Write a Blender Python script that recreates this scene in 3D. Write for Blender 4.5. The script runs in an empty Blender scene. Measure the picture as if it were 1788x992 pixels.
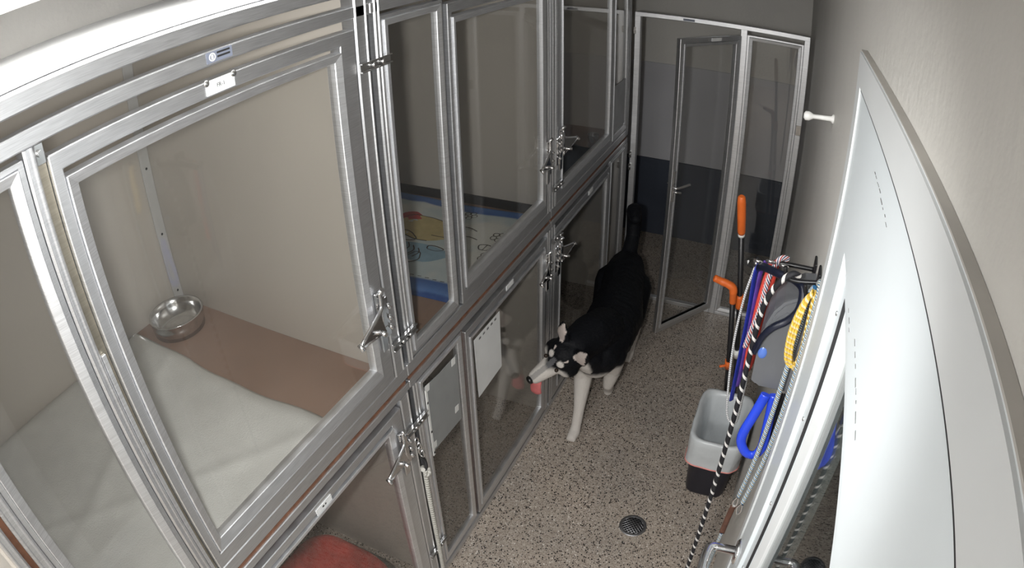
import bpy, bmesh, math, random
from mathutils import Vector, Matrix, noise

random.seed(7)
S = bpy.context.scene
COL = S.collection

# ------------------------------------------------------------------ camera
# wall-mounted wide-angle security camera: barrel lens given as a polynomial fisheye
cam = bpy.data.cameras.new('camera')
cam_o = bpy.data.objects.new('camera', cam)
COL.objects.link(cam_o)
R_ = (0.91021535, 0.41377205, -0.01734118)
U_ = (-0.20361974, 0.48359945, 0.85127585)
F_ = (-0.36062034, 0.77131334, -0.52443180)
CP = (0.9163, 0.0, 2.3290)
cam_o.matrix_world = Matrix([[R_[i], U_[i], -F_[i], CP[i]] for i in range(3)] + [[0, 0, 0, 1]])
S.camera = cam_o
cam.type = 'PANO'
cy = cam if hasattr(cam, 'panorama_type') else cam.cycles
cy.panorama_type = 'FISHEYE_LENS_POLYNOMIAL'
for i, k in enumerate((0.0, -4.29788096e-02, 4.93740540e-06, -8.26855256e-06, 4.11932601e-08)):
    setattr(cy, 'fisheye_polynomial_k%d' % i, k)
cy.fisheye_fov = math.pi
cam.sensor_width = 36.0
cam.sensor_fit = 'HORIZONTAL'
cam.clip_start = 0.01
cam.clip_end = 50

# ------------------------------------------------------------------ world, lights, exposure
w = bpy.data.worlds.new('world'); S.world = w; w.use_nodes = True
w.node_tree.nodes['Background'].inputs[0].default_value = (0.6, 0.7, 0.9, 1)
w.node_tree.nodes['Background'].inputs[1].default_value = 0.01
S.view_settings.view_transform = 'Standard'
S.view_settings.look = 'None'
S.view_settings.exposure = 0.24
S.view_settings.gamma = 1.0
S.view_settings.use_curve_mapping = False

# flat ceiling panels: one above the lids of the first kennels (its far corner just shows), one further back behind the camera
LAMPS = [((-0.16, 0.30, 2.352), 0.34, 1.50, 17.0), ((0.45, -1.60, 2.352), 0.50, 1.10, 50.0)]
for (lx, ly, lz), sx_, sy_, en in LAMPS:
    lt = bpy.data.lights.new('ceiling_panel_glow', 'AREA')
    lt.shape = 'RECTANGLE'; lt.size = sx_; lt.size_y = sy_
    lt.energy = en
    lt.color = (1.0, 0.99, 0.97)
    lo = bpy.data.objects.new('ceiling_panel_glow', lt); COL.objects.link(lo)
    lo.location = (lx, ly, lz)

# the security camera's own white lamp, beside its lens, wide soft beam along its view
sl = bpy.data.lights.new('camera_white_led', 'SPOT')
sl.energy = 76.0; sl.spot_size = math.radians(125); sl.spot_blend = 1.0; sl.shadow_soft_size = 0.03
sl.color = (1.0, 0.995, 0.975)
so = bpy.data.objects.new('camera_white_led', sl); COL.objects.link(so)
so.location = (0.80, 0.02, 2.30)
so.rotation_euler = Vector((-0.42, 0.76, -0.50)).to_track_quat('-Z', 'Y').to_euler()

# ------------------------------------------------------------------ materials
def nt(name):
    m = bpy.data.materials.new(name); m.use_nodes = True
    t = m.node_tree; t.nodes.clear()
    o = t.nodes.new('ShaderNodeOutputMaterial')
    return m, t, o
def nd(t, kind, **kw):
    n = t.nodes.new(kind)
    for k, v in kw.items():
        if k in n.inputs: n.inputs[k].default_value = v
        else: setattr(n, k, v)
    return n
def c4(c): return (c[0], c[1], c[2], 1)
def ramp(t, stops, interp='LINEAR'):
    r = t.nodes.new('ShaderNodeValToRGB'); r.color_ramp.interpolation = interp
    e = r.color_ramp.elements
    while len(e) < len(stops): e.new(0.5)
    for i, (p, c) in enumerate(stops): e[i].position = p; e[i].color = c4(c)
    return r
def plain(name, col, rough=0.6, metal=0.0, var=0.08, scale=12.0, bump=0.0, bscale=60.0, spec=0.5, stretch=None):
    m, t, o = nt(name)
    b = nd(t, 'ShaderNodeBsdfPrincipled', Roughness=rough, Metallic=metal)
    b.inputs['Specular IOR Level'].default_value = spec
    tc = t.nodes.new('ShaderNodeTexCoord')
    src = tc.outputs['Object']
    if stretch:
        mp = nd(t, 'ShaderNodeMapping'); mp.inputs['Scale'].default_value = stretch
        t.links.new(src, mp.inputs[0]); src = mp.outputs[0]
    n = nd(t, 'ShaderNodeTexNoise', Scale=scale, Detail=4.0)
    t.links.new(src, n.inputs['Vector'])
    lo_ = [max(0, x * (1 - var)) for x in col]; hi_ = [min(1, x * (1 + var)) for x in col]
    r = ramp(t, [(0.3, lo_), (0.7, hi_)])
    t.links.new(n.outputs['Fac'], r.inputs[0]); t.links.new(r.outputs[0], b.inputs['Base Color'])
    if bump:
        n2 = nd(t, 'ShaderNodeTexNoise', Scale=bscale, Detail=3.0)
        t.links.new(src, n2.inputs['Vector'])
        bp = nd(t, 'ShaderNodeBump', Strength=bump, Distance=0.004)
        t.links.new(n2.outputs['Fac'], bp.inputs['Height']); t.links.new(bp.outputs[0], b.inputs['Normal'])
    t.links.new(b.outputs[0], o.inputs[0])
    return m
def metal(name, col, rough, stretch=(3, 3, 90), var=0.1, aniso=0.12):
    m, t, o = nt(name)
    b = nd(t, 'ShaderNodeBsdfPrincipled', Metallic=1.0)
    tc = t.nodes.new('ShaderNodeTexCoord')
    mp = nd(t, 'ShaderNodeMapping'); mp.inputs['Scale'].default_value = stretch
    n = nd(t, 'ShaderNodeTexNoise', Scale=6.0, Detail=3.0)
    t.links.new(tc.outputs['Object'], mp.inputs[0]); t.links.new(mp.outputs[0], n.inputs['Vector'])
    r = ramp(t, [(0.3, [x * (1 - var) for x in col]), (0.7, [min(1, x * (1 + var)) for x in col])])
    t.links.new(n.outputs['Fac'], r.inputs[0]); t.links.new(r.outputs[0], b.inputs['Base Color'])
    rr = nd(t, 'ShaderNodeMapRange'); rr.inputs['To Min'].default_value = rough - aniso * 0.5; rr.inputs['To Max'].default_value = rough + aniso
    t.links.new(n.outputs['Fac'], rr.inputs['Value']); t.links.new(rr.outputs[0], b.inputs['Roughness'])
    t.links.new(b.outputs[0], o.inputs[0])
    return m
def glass(name, tint=(0.93, 0.95, 0.94), rough=0.02, ior=1.5, haze=0.0, hazecol=(0.6, 0.6, 0.6)):
    m, t, o = nt(name)
    tr = nd(t, 'ShaderNodeBsdfTransparent', Color=c4(tint))
    gl = nd(t, 'ShaderNodeBsdfGlossy', Roughness=rough)
    fr = nd(t, 'ShaderNodeFresnel')
    ge = t.nodes.new('ShaderNodeNewGeometry')      # a pane is thin: the far face reflects like the near one
    io = nd(t, 'ShaderNodeMapRange'); io.inputs['To Min'].default_value = ior; io.inputs['To Max'].default_value = 1 / ior
    t.links.new(ge.outputs['Backfacing'], io.inputs['Value']); t.links.new(io.outputs[0], fr.inputs['IOR'])
    mx = t.nodes.new('ShaderNodeMixShader')
    t.links.new(fr.outputs[0], mx.inputs[0]); t.links.new(tr.outputs[0], mx.inputs[1]); t.links.new(gl.outputs[0], mx.inputs[2])
    last = mx
    if haze:
        df = nd(t, 'ShaderNodeBsdfDiffuse', Color=c4(hazecol))
        n = nd(t, 'ShaderNodeTexNoise', Scale=9.0, Detail=5.0)
        tc = t.nodes.new('ShaderNodeTexCoord'); t.links.new(tc.outputs['Object'], n.inputs['Vector'])
        mr = nd(t, 'ShaderNodeMapRange'); mr.inputs['To Min'].default_value = haze * 0.5; mr.inputs['To Max'].default_value = haze * 1.6
        t.links.new(n.outputs['Fac'], mr.inputs['Value'])
        m2 = t.nodes.new('ShaderNodeMixShader')
        t.links.new(mr.outputs[0], m2.inputs[0]); t.links.new(mx.outputs[0], m2.inputs[1]); t.links.new(df.outputs[0], m2.inputs[2])
        last = m2
    t.links.new(last.outputs[0], o.inputs[0])
    return m
def floor_mat():
    m, t, o = nt('flake_floor')
    b = nd(t, 'ShaderNodeBsdfPrincipled', Roughness=0.42)
    tc = t.nodes.new('ShaderNodeTexCoord')
    base = nd(t, 'ShaderNodeTexVoronoi', Scale=260.0)
    t.links.new(tc.outputs['Object'], base.inputs['Vector'])
    sep = t.nodes.new('ShaderNodeSeparateColor'); t.links.new(base.outputs['Color'], sep.inputs[0])
    r0 = ramp(t, [(0.0, (0.24, 0.20, 0.17)), (0.15, (0.38, 0.33, 0.28)), (0.45, (0.44, 0.385, 0.33)), (0.75, (0.50, 0.445, 0.39)), (0.92, (0.60, 0.56, 0.51))], 'CONSTANT')
    t.links.new(sep.outputs[0], r0.inputs[0])
    prev = r0.outputs[0]
    for sc_, lim, rr_, colr_ in ((118.0, 0.50, 0.30, (0.009, 0.008, 0.008)), (95.0, 0.10, 0.2, (0.74, 0.71, 0.66))):
        vo = nd(t, 'ShaderNodeTexVoronoi', Scale=sc_); t.links.new(tc.outputs['Object'], vo.inputs['Vector'])
        s2 = t.nodes.new('ShaderNodeSeparateColor'); t.links.new(vo.outputs['Color'], s2.inputs[0])
        lt_ = nd(t, 'ShaderNodeMath', operation='LESS_THAN'); lt_.inputs[1].default_value = lim; t.links.new(s2.outputs[0], lt_.inputs[0])
        rad_ = nd(t, 'ShaderNodeMath', operation='MULTIPLY_ADD'); rad_.inputs[1].default_value = rr_; rad_.inputs[2].default_value = .20; t.links.new(s2.outputs[1], rad_.inputs[0])
        ds = nd(t, 'ShaderNodeMath', operation='LESS_THAN'); t.links.new(vo.outputs['Distance'], ds.inputs[0]); t.links.new(rad_.outputs[0], ds.inputs[1])
        mk = nd(t, 'ShaderNodeMath', operation='MULTIPLY'); t.links.new(lt_.outputs[0], mk.inputs[0]); t.links.new(ds.outputs[0], mk.inputs[1])
        mm = nd(t, 'ShaderNodeMix', data_type='RGBA'); t.links.new(mk.outputs[0], mm.inputs[0]); t.links.new(prev, mm.inputs[6]); mm.inputs[7].default_value = c4(colr_)
        prev = mm.outputs[2]
    r1 = mm
    big = nd(t, 'ShaderNodeTexNoise', Scale=3.0, Detail=4.0)
    t.links.new(tc.outputs['Object'], big.inputs['Vector'])
    r2 = ramp(t, [(0.3, (0.86, 0.86, 0.87)), (0.7, (1.06, 1.03, 1.0))])
    t.links.new(big.outputs['Fac'], r2.inputs[0])
    mx = nd(t, 'ShaderNodeMix', data_type='RGBA', blend_type='MULTIPLY'); mx.inputs[0].default_value = 1.0
    t.links.new(r1.outputs[2], mx.inputs[6]); t.links.new(r2.outputs[0], mx.inputs[7])
    t.links.new(mx.outputs[2], b.inputs['Base Color'])
    bp = nd(t, 'ShaderNodeBump', Strength=0.25, Distance=0.001)
    t.links.new(sep.outputs[1], bp.inputs['Height']); t.links.new(bp.outputs[0], b.inputs['Normal'])
    t.links.new(b.outputs[0], o.inputs[0])
    return m
def rope_mat(name, cols, repeat, twist=1.0, rough=0.7, sheen=0.0, interp='CONSTANT'):
    """stripes that run along a cord: UV v is metres along it, u goes round it once"""
    m, t, o = nt(name)
    b = nd(t, 'ShaderNodeBsdfPrincipled', Roughness=rough)
    uv = t.nodes.new('ShaderNodeUVMap'); uv.uv_map = 'UVMap'
    sp = t.nodes.new('ShaderNodeSeparateXYZ'); t.links.new(uv.outputs[0], sp.inputs[0])
    a = nd(t, 'ShaderNodeMath', operation='MULTIPLY'); a.inputs[1].default_value = repeat; t.links.new(sp.outputs[1], a.inputs[0])
    bm_ = nd(t, 'ShaderNodeMath', operation='MULTIPLY'); bm_.inputs[1].default_value = twist; t.links.new(sp.outputs[0], bm_.inputs[0])
    ad = nd(t, 'ShaderNodeMath', operation='ADD'); t.links.new(a.outputs[0], ad.inputs[0]); t.links.new(bm_.outputs[0], ad.inputs[1])
    fr = nd(t, 'ShaderNodeMath', operation='FRACT'); t.links.new(ad.outputs[0], fr.inputs[0])
    n = len(cols)
    r = ramp(t, [(i / n, c) for i, c in enumerate(cols)], interp)
    t.links.new(fr.outputs[0], r.inputs[0]); t.links.new(r.outputs[0], b.inputs['Base Color'])
    wv = nd(t, 'ShaderNodeMath', operation='SINE'); ml = nd(t, 'ShaderNodeMath', operation='MULTIPLY'); ml.inputs[1].default_value = 6.2832
    t.links.new(ad.outputs[0], ml.inputs[0]); t.links.new(ml.outputs[0], wv.inputs[0])
    bp = nd(t, 'ShaderNodeBump', Strength=0.5, Distance=0.002); t.links.new(wv.outputs[0], bp.inputs['Height']); t.links.new(bp.outputs[0], b.inputs['Normal'])
    t.links.new(b.outputs[0], o.inputs[0])
    return m

M = {}
M['alu'] = metal('brushed_aluminium', (0.74, 0.75, 0.77), 0.42)
M['grate'] = metal('dull_drain_steel', (0.30, 0.30, 0.31), 0.45, stretch=(4, 4, 4))
M['trimw'] = plain('pale_grey_trim', (0.56, 0.56, 0.55), 0.4, var=0.03)
M['alu_y'] = metal('brushed_aluminium_rail', (0.74, 0.75, 0.77), 0.42, stretch=(3, 3, 90))
M['alu_lite'] = metal('satin_aluminium_trim', (0.82, 0.83, 0.85), 0.48)
M['steel'] = metal('polished_steel', (0.70, 0.70, 0.70), 0.16, stretch=(8, 8, 8), aniso=0.06)
M['chrome'] = metal('chrome', (0.82, 0.82, 0.83), 0.1, stretch=(4, 4, 4), var=0.02, aniso=0.02)
M['brass'] = metal('dull_bronze_strip', (0.36, 0.33, 0.27), 0.45)
M['glass'] = glass('kennel_glass', tint=(0.955, 0.955, 0.95), haze=0.012)
M['glass_door'] = glass('door_glass', tint=(0.80, 0.84, 0.83), ior=1.52)
M['wall'] = plain('taupe_wall_paint', (0.60, 0.585, 0.555), 0.55, var=0.03, scale=5, bump=0.35, bscale=55)
M['ceiling'] = plain('ceiling_white', (0.78, 0.78, 0.77), 0.8, var=0.02, bump=0.2)
M['floor'] = floor_mat()
M['kpanel'] = plain('kennel_wall_panel', (0.56, 0.52, 0.465), 0.35, var=0.05, scale=2.2, stretch=(1, 1, .6))
M['kfloor'] = plain('kennel_brown_floor', (0.34, 0.225, 0.17), 0.38, var=0.12, scale=3)
M['lid'] = plain('white_lid_panel', (0.85, 0.85, 0.85), 0.5, var=0.02)
M['shim'] = plain('reddish_wood_shim', (0.17, 0.075, 0.042), 0.6, var=0.35, scale=30)
M['dark'] = plain('dark_parts_and_gap_shade', (0.02, 0.02, 0.022), 0.6, var=0.1)  # dark real parts, and strips that paint in the shade of gaps
M['white'] = plain('white_plastic', (0.82, 0.82, 0.80), 0.4, var=0.02)
M['doorw'] = plain('white_door_enamel', (0.70, 0.75, 0.78), 0.38, var=0.02, scale=3, bump=0.05, bscale=30)
M['framew'] = plain('offwhite_frame_enamel', (0.66, 0.68, 0.69), 0.42, var=0.03, scale=4)
M['casetop'] = plain('frame_top_grey', (0.42, 0.40, 0.37), 0.6, var=0.1, scale=8)
M['paper'] = plain('paper', (0.78, 0.79, 0.79), 0.8, var=0.03)
M['ink'] = plain('black_ink', (0.02, 0.02, 0.02), 0.7)
M['scuff'] = plain('dark_scuff', (0.16, 0.16, 0.16), 0.8, var=0.5, scale=80)
M['blanket'] = plain('white_fleece', (0.74, 0.74, 0.71), 0.9, var=0.04, scale=14, bump=0.4, bscale=220, spec=0.2)
M['black'] = plain('black_plastic', (0.012, 0.012, 0.014), 0.35, var=0.1)
M['binnavy'] = plain('dark_navy_plastic', (0.012, 0.012, 0.022), 0.4, var=0.1)
M['orange'] = plain('orange_rubber', (0.80, 0.16, 0.025), 0.45, var=0.06)
M['liner'] = plain('grey_bin_liner', (0.58, 0.61, 0.63), 0.3, var=0.06, scale=8, bump=1.0, bscale=16)
M['pink'] = plain('pink_drawstring', (0.75, 0.30, 0.27), 0.5)
M['disp'] = plain('grey_dispenser_plastic', (0.12, 0.125, 0.135), 0.42, var=0.05)
M['blue'] = plain('blue_vinyl', (0.02, 0.06, 0.62), 0.25, var=0.1)
M['bluestrap'] = plain('dark_blue_nylon', (0.012, 0.022, 0.22), 0.5, var=0.15, scale=50)
M['navy'] = plain('navy_nylon', (0.006, 0.008, 0.02), 0.3, var=0.2, scale=60)
M['red'] = plain('red_nylon', (0.50, 0.045, 0.03), 0.6, var=0.25, scale=40)
M['redbed'] = plain('red_fabric', (0.50, 0.05, 0.035), 0.8, var=0.45, scale=9, bump=0.4, bscale=60)
M['purple'] = plain('purple_nylon', (0.07, 0.03, 0.22), 0.6, var=0.3, scale=50)
M['brown'] = plain('brown_leather', (0.10, 0.045, 0.03), 0.45, var=0.3, scale=40)
M['pinkt'] = plain('tongue', (0.62, 0.17, 0.17), 0.35, var=0.1, scale=40)
M['nose'] = plain('dog_nose', (0.01, 0.01, 0.01), 0.3)
M['eye'] = plain('dog_eye', (0.03, 0.02, 0.015), 0.08)
M['bandlow'] = plain('dark_slate_wall_band', (0.055, 0.065, 0.09), 0.4, var=0.08, scale=4)
M['bandmid'] = plain('pale_grey_wall_band', (0.50, 0.50, 0.53), 0.4, var=0.04, scale=3)
M['plate'] = plain('grey_vinyl_sheet', (0.30, 0.31, 0.31), 0.4, var=0.08, scale=9)
M['sticker'] = plain('slate_blue_sticker', (0.20, 0.22, 0.28), 0.4, var=0.05)
M['stripe'] = rope_mat('black_white_spiral_rope', [(0.012, 0.012, 0.016)] * 3 + [(0.66, 0.64, 0.62)], 26, 1.0)
M['bluew'] = rope_mat('blue_white_braid', [(0.03, 0.16, 0.36), (0.62, 0.62, 0.55), (0.10, 0.13, 0.16), (0.62, 0.60, 0.5)], 95, 2.0)
M['yellow'] = rope_mat('yellow_twisted_rope', [(0.70, 0.46, 0.05), (0.78, 0.68, 0.42), (0.55, 0.34, 0.04)], 80, 1.0)
M['redw'] = rope_mat('red_white_check_strap', [(0.45, 0.03, 0.03), (0.7, 0.7, 0.7), (0.02, 0.02, 0.1), (0.7, 0.7, 0.7)], 60, 3.0)
M['cord'] = rope_mat('white_cotton_rope', [(0.60, 0.59, 0.55), (0.40, 0.39, 0.35)], 85, 1.0)
M['cable'] = rope_mat('coated_steel_cable', [(0.45, 0.46, 0.48), (0.62, 0.63, 0.65)], 150, 1.0, rough=0.3)

# ------------------------------------------------------------------ mesh helpers
def link(name, me, mat, parent=None):
    o = bpy.data.objects.new(name, me); COL.objects.link(o)
    if mat is not None:
        for m in (mat if isinstance(mat, (list, tuple)) else [mat]): me.materials.append(M[m] if isinstance(m, str) else m)
    if parent is not None: o.parent = parent
    return o
def fin(name, bm, mat, parent=None, smooth=False, off=None):
    """bmesh -> object; world coordinates are kept, the origin is put at the parent (parents sit at the world origin)"""
    bmesh.ops.recalc_face_normals(bm, faces=bm.faces)
    me = bpy.data.meshes.new(name); bm.to_mesh(me); bm.free()
    if smooth: me.shade_smooth()
    return link(name, me, mat, parent)
def thing(name, label, cat, group=None):
    o = bpy.data.objects.new(name, None); COL.objects.link(o); o.empty_display_size = 0.05
    o['label'] = label; o['category'] = cat
    if group: o['group'] = group
    return o
def tag(o, label, cat, group=None):
    o['label'] = label; o['category'] = cat
    if group: o['group'] = group
    return o
def struct(o): o['kind'] = 'structure'; return o
def bx(bm, x0, x1, y0, y1, z0, z1, c=0.0):
    q = bmesh.ops.create_cube(bm, size=1.0)
    vs = q['verts']
    for v in vs:
        v.co = Vector((x0 + (v.co.x + .5) * (x1 - x0), y0 + (v.co.y + .5) * (y1 - y0), z0 + (v.co.z + .5) * (z1 - z0)))
    if c:
        es = list({e for v in vs for e in v.link_edges})
        bmesh.ops.bevel(bm, geom=es, offset=c, segments=1, affect='EDGES')
    return bm
def box(name, x0, x1, y0, y1, z0, z1, mat, parent=None, c=0.0):
    bm = bmesh.new(); bx(bm, x0, x1, y0, y1, z0, z1, c); return fin(name, bm, mat, parent)
def ring(name, ax, a0, a1, z0, z1, wl, wr, wb, wt, d0, d1, mat, parent=None, slope=0.0, c=0.0015):
    """rectangular frame in the y-z plane (ax='x': depth along x, d1 = face towards the aisle) or the x-z plane (ax='y')"""
    bm = bmesh.new()
    def P(a, z, d): return (d, a, z) if ax == 'x' else (a, d, z)
    O = [(a0, z0), (a1, z0), (a1, z1), (a0, z1)]
    I = [(a0 + wl, z0 + wb), (a1 - wr, z0 + wb), (a1 - wr, z1 - wt), (a0 + wl, z1 - wt)]
    of = [bm.verts.new(P(*p, d1)) for p in O]; ob = [bm.verts.new(P(*p, d0)) for p in O]
    nf = [bm.verts.new(P(*p, d1 - slope)) for p in I]; nb = [bm.verts.new(P(*p, d0)) for p in I]
    for i in range(4):
        j = (i + 1) % 4
        bm.faces.new((of[i], of[j], nf[j], nf[i])); bm.faces.new((ob[j], ob[i], nb[i], nb[j]))
        bm.faces.new((of[j], of[i], ob[i], ob[j])); bm.faces.new((nf[i], nf[j], nb[j], nb[i]))
    if c:
        es = [e for e in bm.edges if len(e.link_faces) == 2]
        bmesh.ops.recalc_face_normals(bm, faces=bm.faces)
        es = [e for e in bm.edges if e.calc_face_angle(0) > 0.5]
        bmesh.ops.bevel(bm, geom=es, offset=c, segments=1, affect='EDGES')
    return fin(name, bm, mat, parent)
def catmull(pts, n=8):
    P = [Vector(p) for p in pts]
    if len(P) < 3: return P
    out = []
    for i in range(len(P) - 1):
        p0 = P[max(i - 1, 0)]; p1 = P[i]; p2 = P[i + 1]; p3 = P[min(i + 2, len(P) - 1)]
        for k in range(n):
            t = k / n
            out.append(0.5 * ((2 * p1) + (p2 - p0) * t + (2 * p0 - 5 * p1 + 4 * p2 - p3) * t * t + (3 * p1 - p0 - 3 * p2 + p3) * t ** 3))
    out.append(P[-1]); return out
def tube(bm, pts, r, seg=8, closed=False, flat=1.0, side=None, cap=True):
    """tube along pts with UV (u round, v metres); r a number or a list; flat<1 squashes it into a strap"""
    uvl = (bm.loops.layers.uv.get('UVMap') or bm.loops.layers.uv.new('UVMap'))
    P = [Vector(p) for p in pts]; n = len(P)
    rs = r if isinstance(r, (list, tuple)) else [r] * n
    T = []
    for i in range(n):
        a = P[(i - 1) % n] if (closed or i > 0) else P[i]; b = P[(i + 1) % n] if (closed or i < n - 1) else P[i]
        d = (b - a); T.append(d.normalized() if d.length > 1e-9 else Vector((0, 0, 1)))
    nrm = Vector(side) if side is not None else (Vector((0, 0, 1)) if abs(T[0].z) < .9 else Vector((1, 0, 0)))
    rings = []; L = 0; Ls = []
    for i in range(n):
        nrm = (nrm - T[i] * nrm.dot(T[i]))
        if nrm.length < 1e-6: nrm = T[i].orthogonal()
        nrm.normalize(); bi = T[i].cross(nrm)
        if i: L += (P[i] - P[i - 1]).length
        Ls.append(L)
        rings.append([bm.verts.new(P[i] + (nrm * math.cos(2 * math.pi * k / seg) + bi * flat * math.sin(2 * math.pi * k / seg)) * rs[i]) for k in range(seg)])
    m = n if closed else n - 1
    for i in range(m):
        j = (i + 1) % n
        v0 = Ls[i]; v1 = Ls[j] if j else L + (P[0] - P[-1]).length
        for k in range(seg):
            k2 = (k + 1) % seg
            f = bm.faces.new((rings[i][k], rings[i][k2], rings[j][k2], rings[j][k]))
            f.smooth = True
            for lp, uv in zip(f.loops, ((k / seg, v0), ((k + 1) / seg, v0), ((k + 1) / seg, v1), (k / seg, v1))): lp[uvl].uv = uv
    if not closed and cap:
        bm.faces.new(rings[0][::-1]); bm.faces.new(rings[-1])
    return bm
def tubeo(name, pts, r, mat, parent=None, seg=8, sm=8, **kw):
    bm = bmesh.new(); tube(bm, catmull(pts, sm) if sm else pts, r, seg, **kw)
    me = bpy.data.meshes.new(name); bmesh.ops.recalc_face_normals(bm, faces=bm.faces); bm.to_mesh(me); bm.free()
    return link(name, me, mat, parent)
def lathe(bm, prof, cx, cy_, cz, seg=40, sx=1, sy=1, ax=None):
    rings = []
    for r, z in prof:
        if r < 1e-6: rings.append([bm.verts.new((cx, cy_, cz + z))])
        else: rings.append([bm.verts.new((cx + sx * r * math.cos(2 * math.pi * k / seg), cy_ + sy * r * math.sin(2 * math.pi * k / seg), cz + z)) for k in range(seg)])
    for a, b in zip(rings, rings[1:]):
        for k in range(seg):
            k2 = (k + 1) % seg
            if len(a) == 1 and len(b) == 1: continue
            if len(a) == 1: f = bm.faces.new((a[0], b[k2], b[k]))
            elif len(b) == 1: f = bm.faces.new((a[k], a[k2], b[0]))
            else: f = bm.faces.new((a[k], a[k2], b[k2], b[k]))
            f.smooth = True
    return bm
def prism(bm, poly, axis, d0, d1):
    """poly in the two remaining axes, extruded along axis from d0 to d1"""
    def P(a, b, d): return {'x': (d, a, b), 'y': (a, d, b), 'z': (a, b, d)}[axis]
    A = [bm.verts.new(P(a, b, d0)) for a, b in poly]; B = [bm.verts.new(P(a, b, d1)) for a, b in poly]
    n = len(poly)
    bm.faces.new(A[::-1]); bm.faces.new(B)
    for i in range(n):
        j = (i + 1) % n; bm.faces.new((A[i], A[j], B[j], B[i]))
    return bm
def text(name, s, size, mtx, mat, parent=None, depth=0.0002):
    cu = bpy.data.curves.new(name, 'FONT'); cu.body = s; cu.size = size; cu.extrude = depth; cu.align_x = 'CENTER'; cu.align_y = 'CENTER'
    tmp = bpy.data.objects.new(name + '_tmp', cu); COL.objects.link(tmp)
    dg = bpy.context.evaluated_depsgraph_get()
    me = bpy.data.meshes.new_from_object(tmp.evaluated_get(dg))
    bpy.data.objects.remove(tmp); me.transform(mtx); me.materials.clear()
    return link(name, me, mat, parent)
# on the kennel front (plane x, seen from +x): text reads along +y
FRONT = lambda x, y, z: Matrix.Translation((x, y, z)) @ Matrix(((0, 0, 1, 0), (1, 0, 0, 0), (0, 1, 0, 0), (0, 0, 0, 1)))

# ------------------------------------------------------------------ the room
XW, XF = 1.046, 1.033           # wall face, door-frame face
ZC = 2.375
YB = 4.55
struct(box('floor', -1.35, 1.2, -3.2, YB + .1, -0.08, 0.0, 'floor'))
struct(box('ceiling', -1.35, 1.2, -3.2, YB + .1, ZC, ZC + .08, 'ceiling'))
struct(box('wall_left', -1.2, -1.085, -3.2, YB + .1, 0.0, ZC, 'wall'))
struct(box('wall_near', -1.085, XW, -3.2, -3.12, 0.0, ZC, 'wall'))
bm = bmesh.new()
DY0, DY1, DZ = 0.045, 1.075, 2.184
prism(bm, [(-3.2, 0), (DY0 + .01, 0), (DY0 + .01, DZ - .01), (DY1 - .01, DZ - .01), (DY1 - .01, 0), (YB + .1, 0), (YB + .1, ZC), (-3.2, ZC)], 'x', XW, XW + .13)
struct(fin('wall_right', bm, 'wall'))
wb = struct(box('wall_back', -1.085, XW, YB, YB + .1, 0.0, ZC, 'wall'))
box('lower_band', -1.085, XW, YB - .012, YB - .0005, 0.0, 0.62, 'bandlow', wb, .002)  # back wall tones: dark band low, pale band above it, wall colour on top
box('middle_band', -1.085, XW, YB - .010, YB - .0005, 0.622, 1.36, 'bandmid', wb, .002)

# ---- white door with a glass light (closed), hollow metal frame
d1 = bpy.data.objects.new('door_1', None); COL.objects.link(d1); struct(d1)
d1['label'] = 'white metal door with tall glass pane and lever handle'
bm = bmesh.new(); fw = .05
prism(bm, [(DY0, 0), (DY0 + fw, 0), (DY0 + fw, DZ - fw), (DY1 - fw, DZ - fw), (DY1 - fw, 0), (DY1, 0), (DY1, DZ), (DY0, DZ)], 'x', XF, XW + .14)
es = [e for e in bm.edges if all(abs(v.co.x - XF) < 1e-5 for v in e.verts)]
bmesh.ops.bevel(bm, geom=es, offset=.003, segments=2, affect='EDGES')
fin('door_frame', bm, 'framew', d1)
box('frame_top_strip', XF + .002, XW - .0005, DY0 + .002, DY1 - .002, DZ - .0005, DZ + .0012, 'casetop', d1)  # top face of the frame in a greyer tone than its front
ly0, ly1 = DY0 + fw + .004, DY1 - fw - .004
lz1 = DZ - fw - .010
oy0, oy1, oz0, oz1 = .24, .868, .32, 1.916
leaf = ring('door_leaf', 'x', ly0, ly1, .008, lz1, oy0 - ly0, ly1 - oy1, oz0 - .008, lz1 - oz1, 1.040 + .045, 1.040 - .003, 'doorw', d1, c=.0012)
ring('glazing_bead', 'x', oy0 + .001, oy1 - .001, oz0 + .001, oz1 - .001, .046, .046, .046, .046, 1.076, 1.046, 'doorw', d1, slope=-.002, c=.001)
ring('glazing_bead', 'x', oy0 + .048, oy1 - .048, oz0 + .048, oz1 - .048, .024, .024, .024, .024, 1.078, 1.055, 'framew', d1, slope=-.012, c=.001)
box('door_glass', 1.0735, 1.0775, oy0 + .06, oy1 - .06, oz0 + .06, oz1 - .06, 'glass_door', d1)
box('gasket', 1.0475, 1.0535, oy1 - .0488, oy1 - .0472, oz0 + .046, oz1 - .046, 'dark', d1)
box('head_gap_shade', 1.0352, 1.060, ly0 + .001, ly1 - .001, lz1 + .0015, DZ - fw - .0005, 'dark', d1)  # dark strip painted in for the shade of the gap above the leaf
for z in (1.83, 1.62, 1.40, 1.18, .96):
    bm = bmesh.new(); bmesh.ops.create_uvsphere(bm, u_segments=10, v_segments=6, radius=.0045)
    for v in bm.verts: v.co = Vector((1.0455 + v.co.x * .5, oy1 - .024 + v.co.y, z + v.co.z))
    fin('screw', bm, 'chrome', d1, True)
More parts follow.
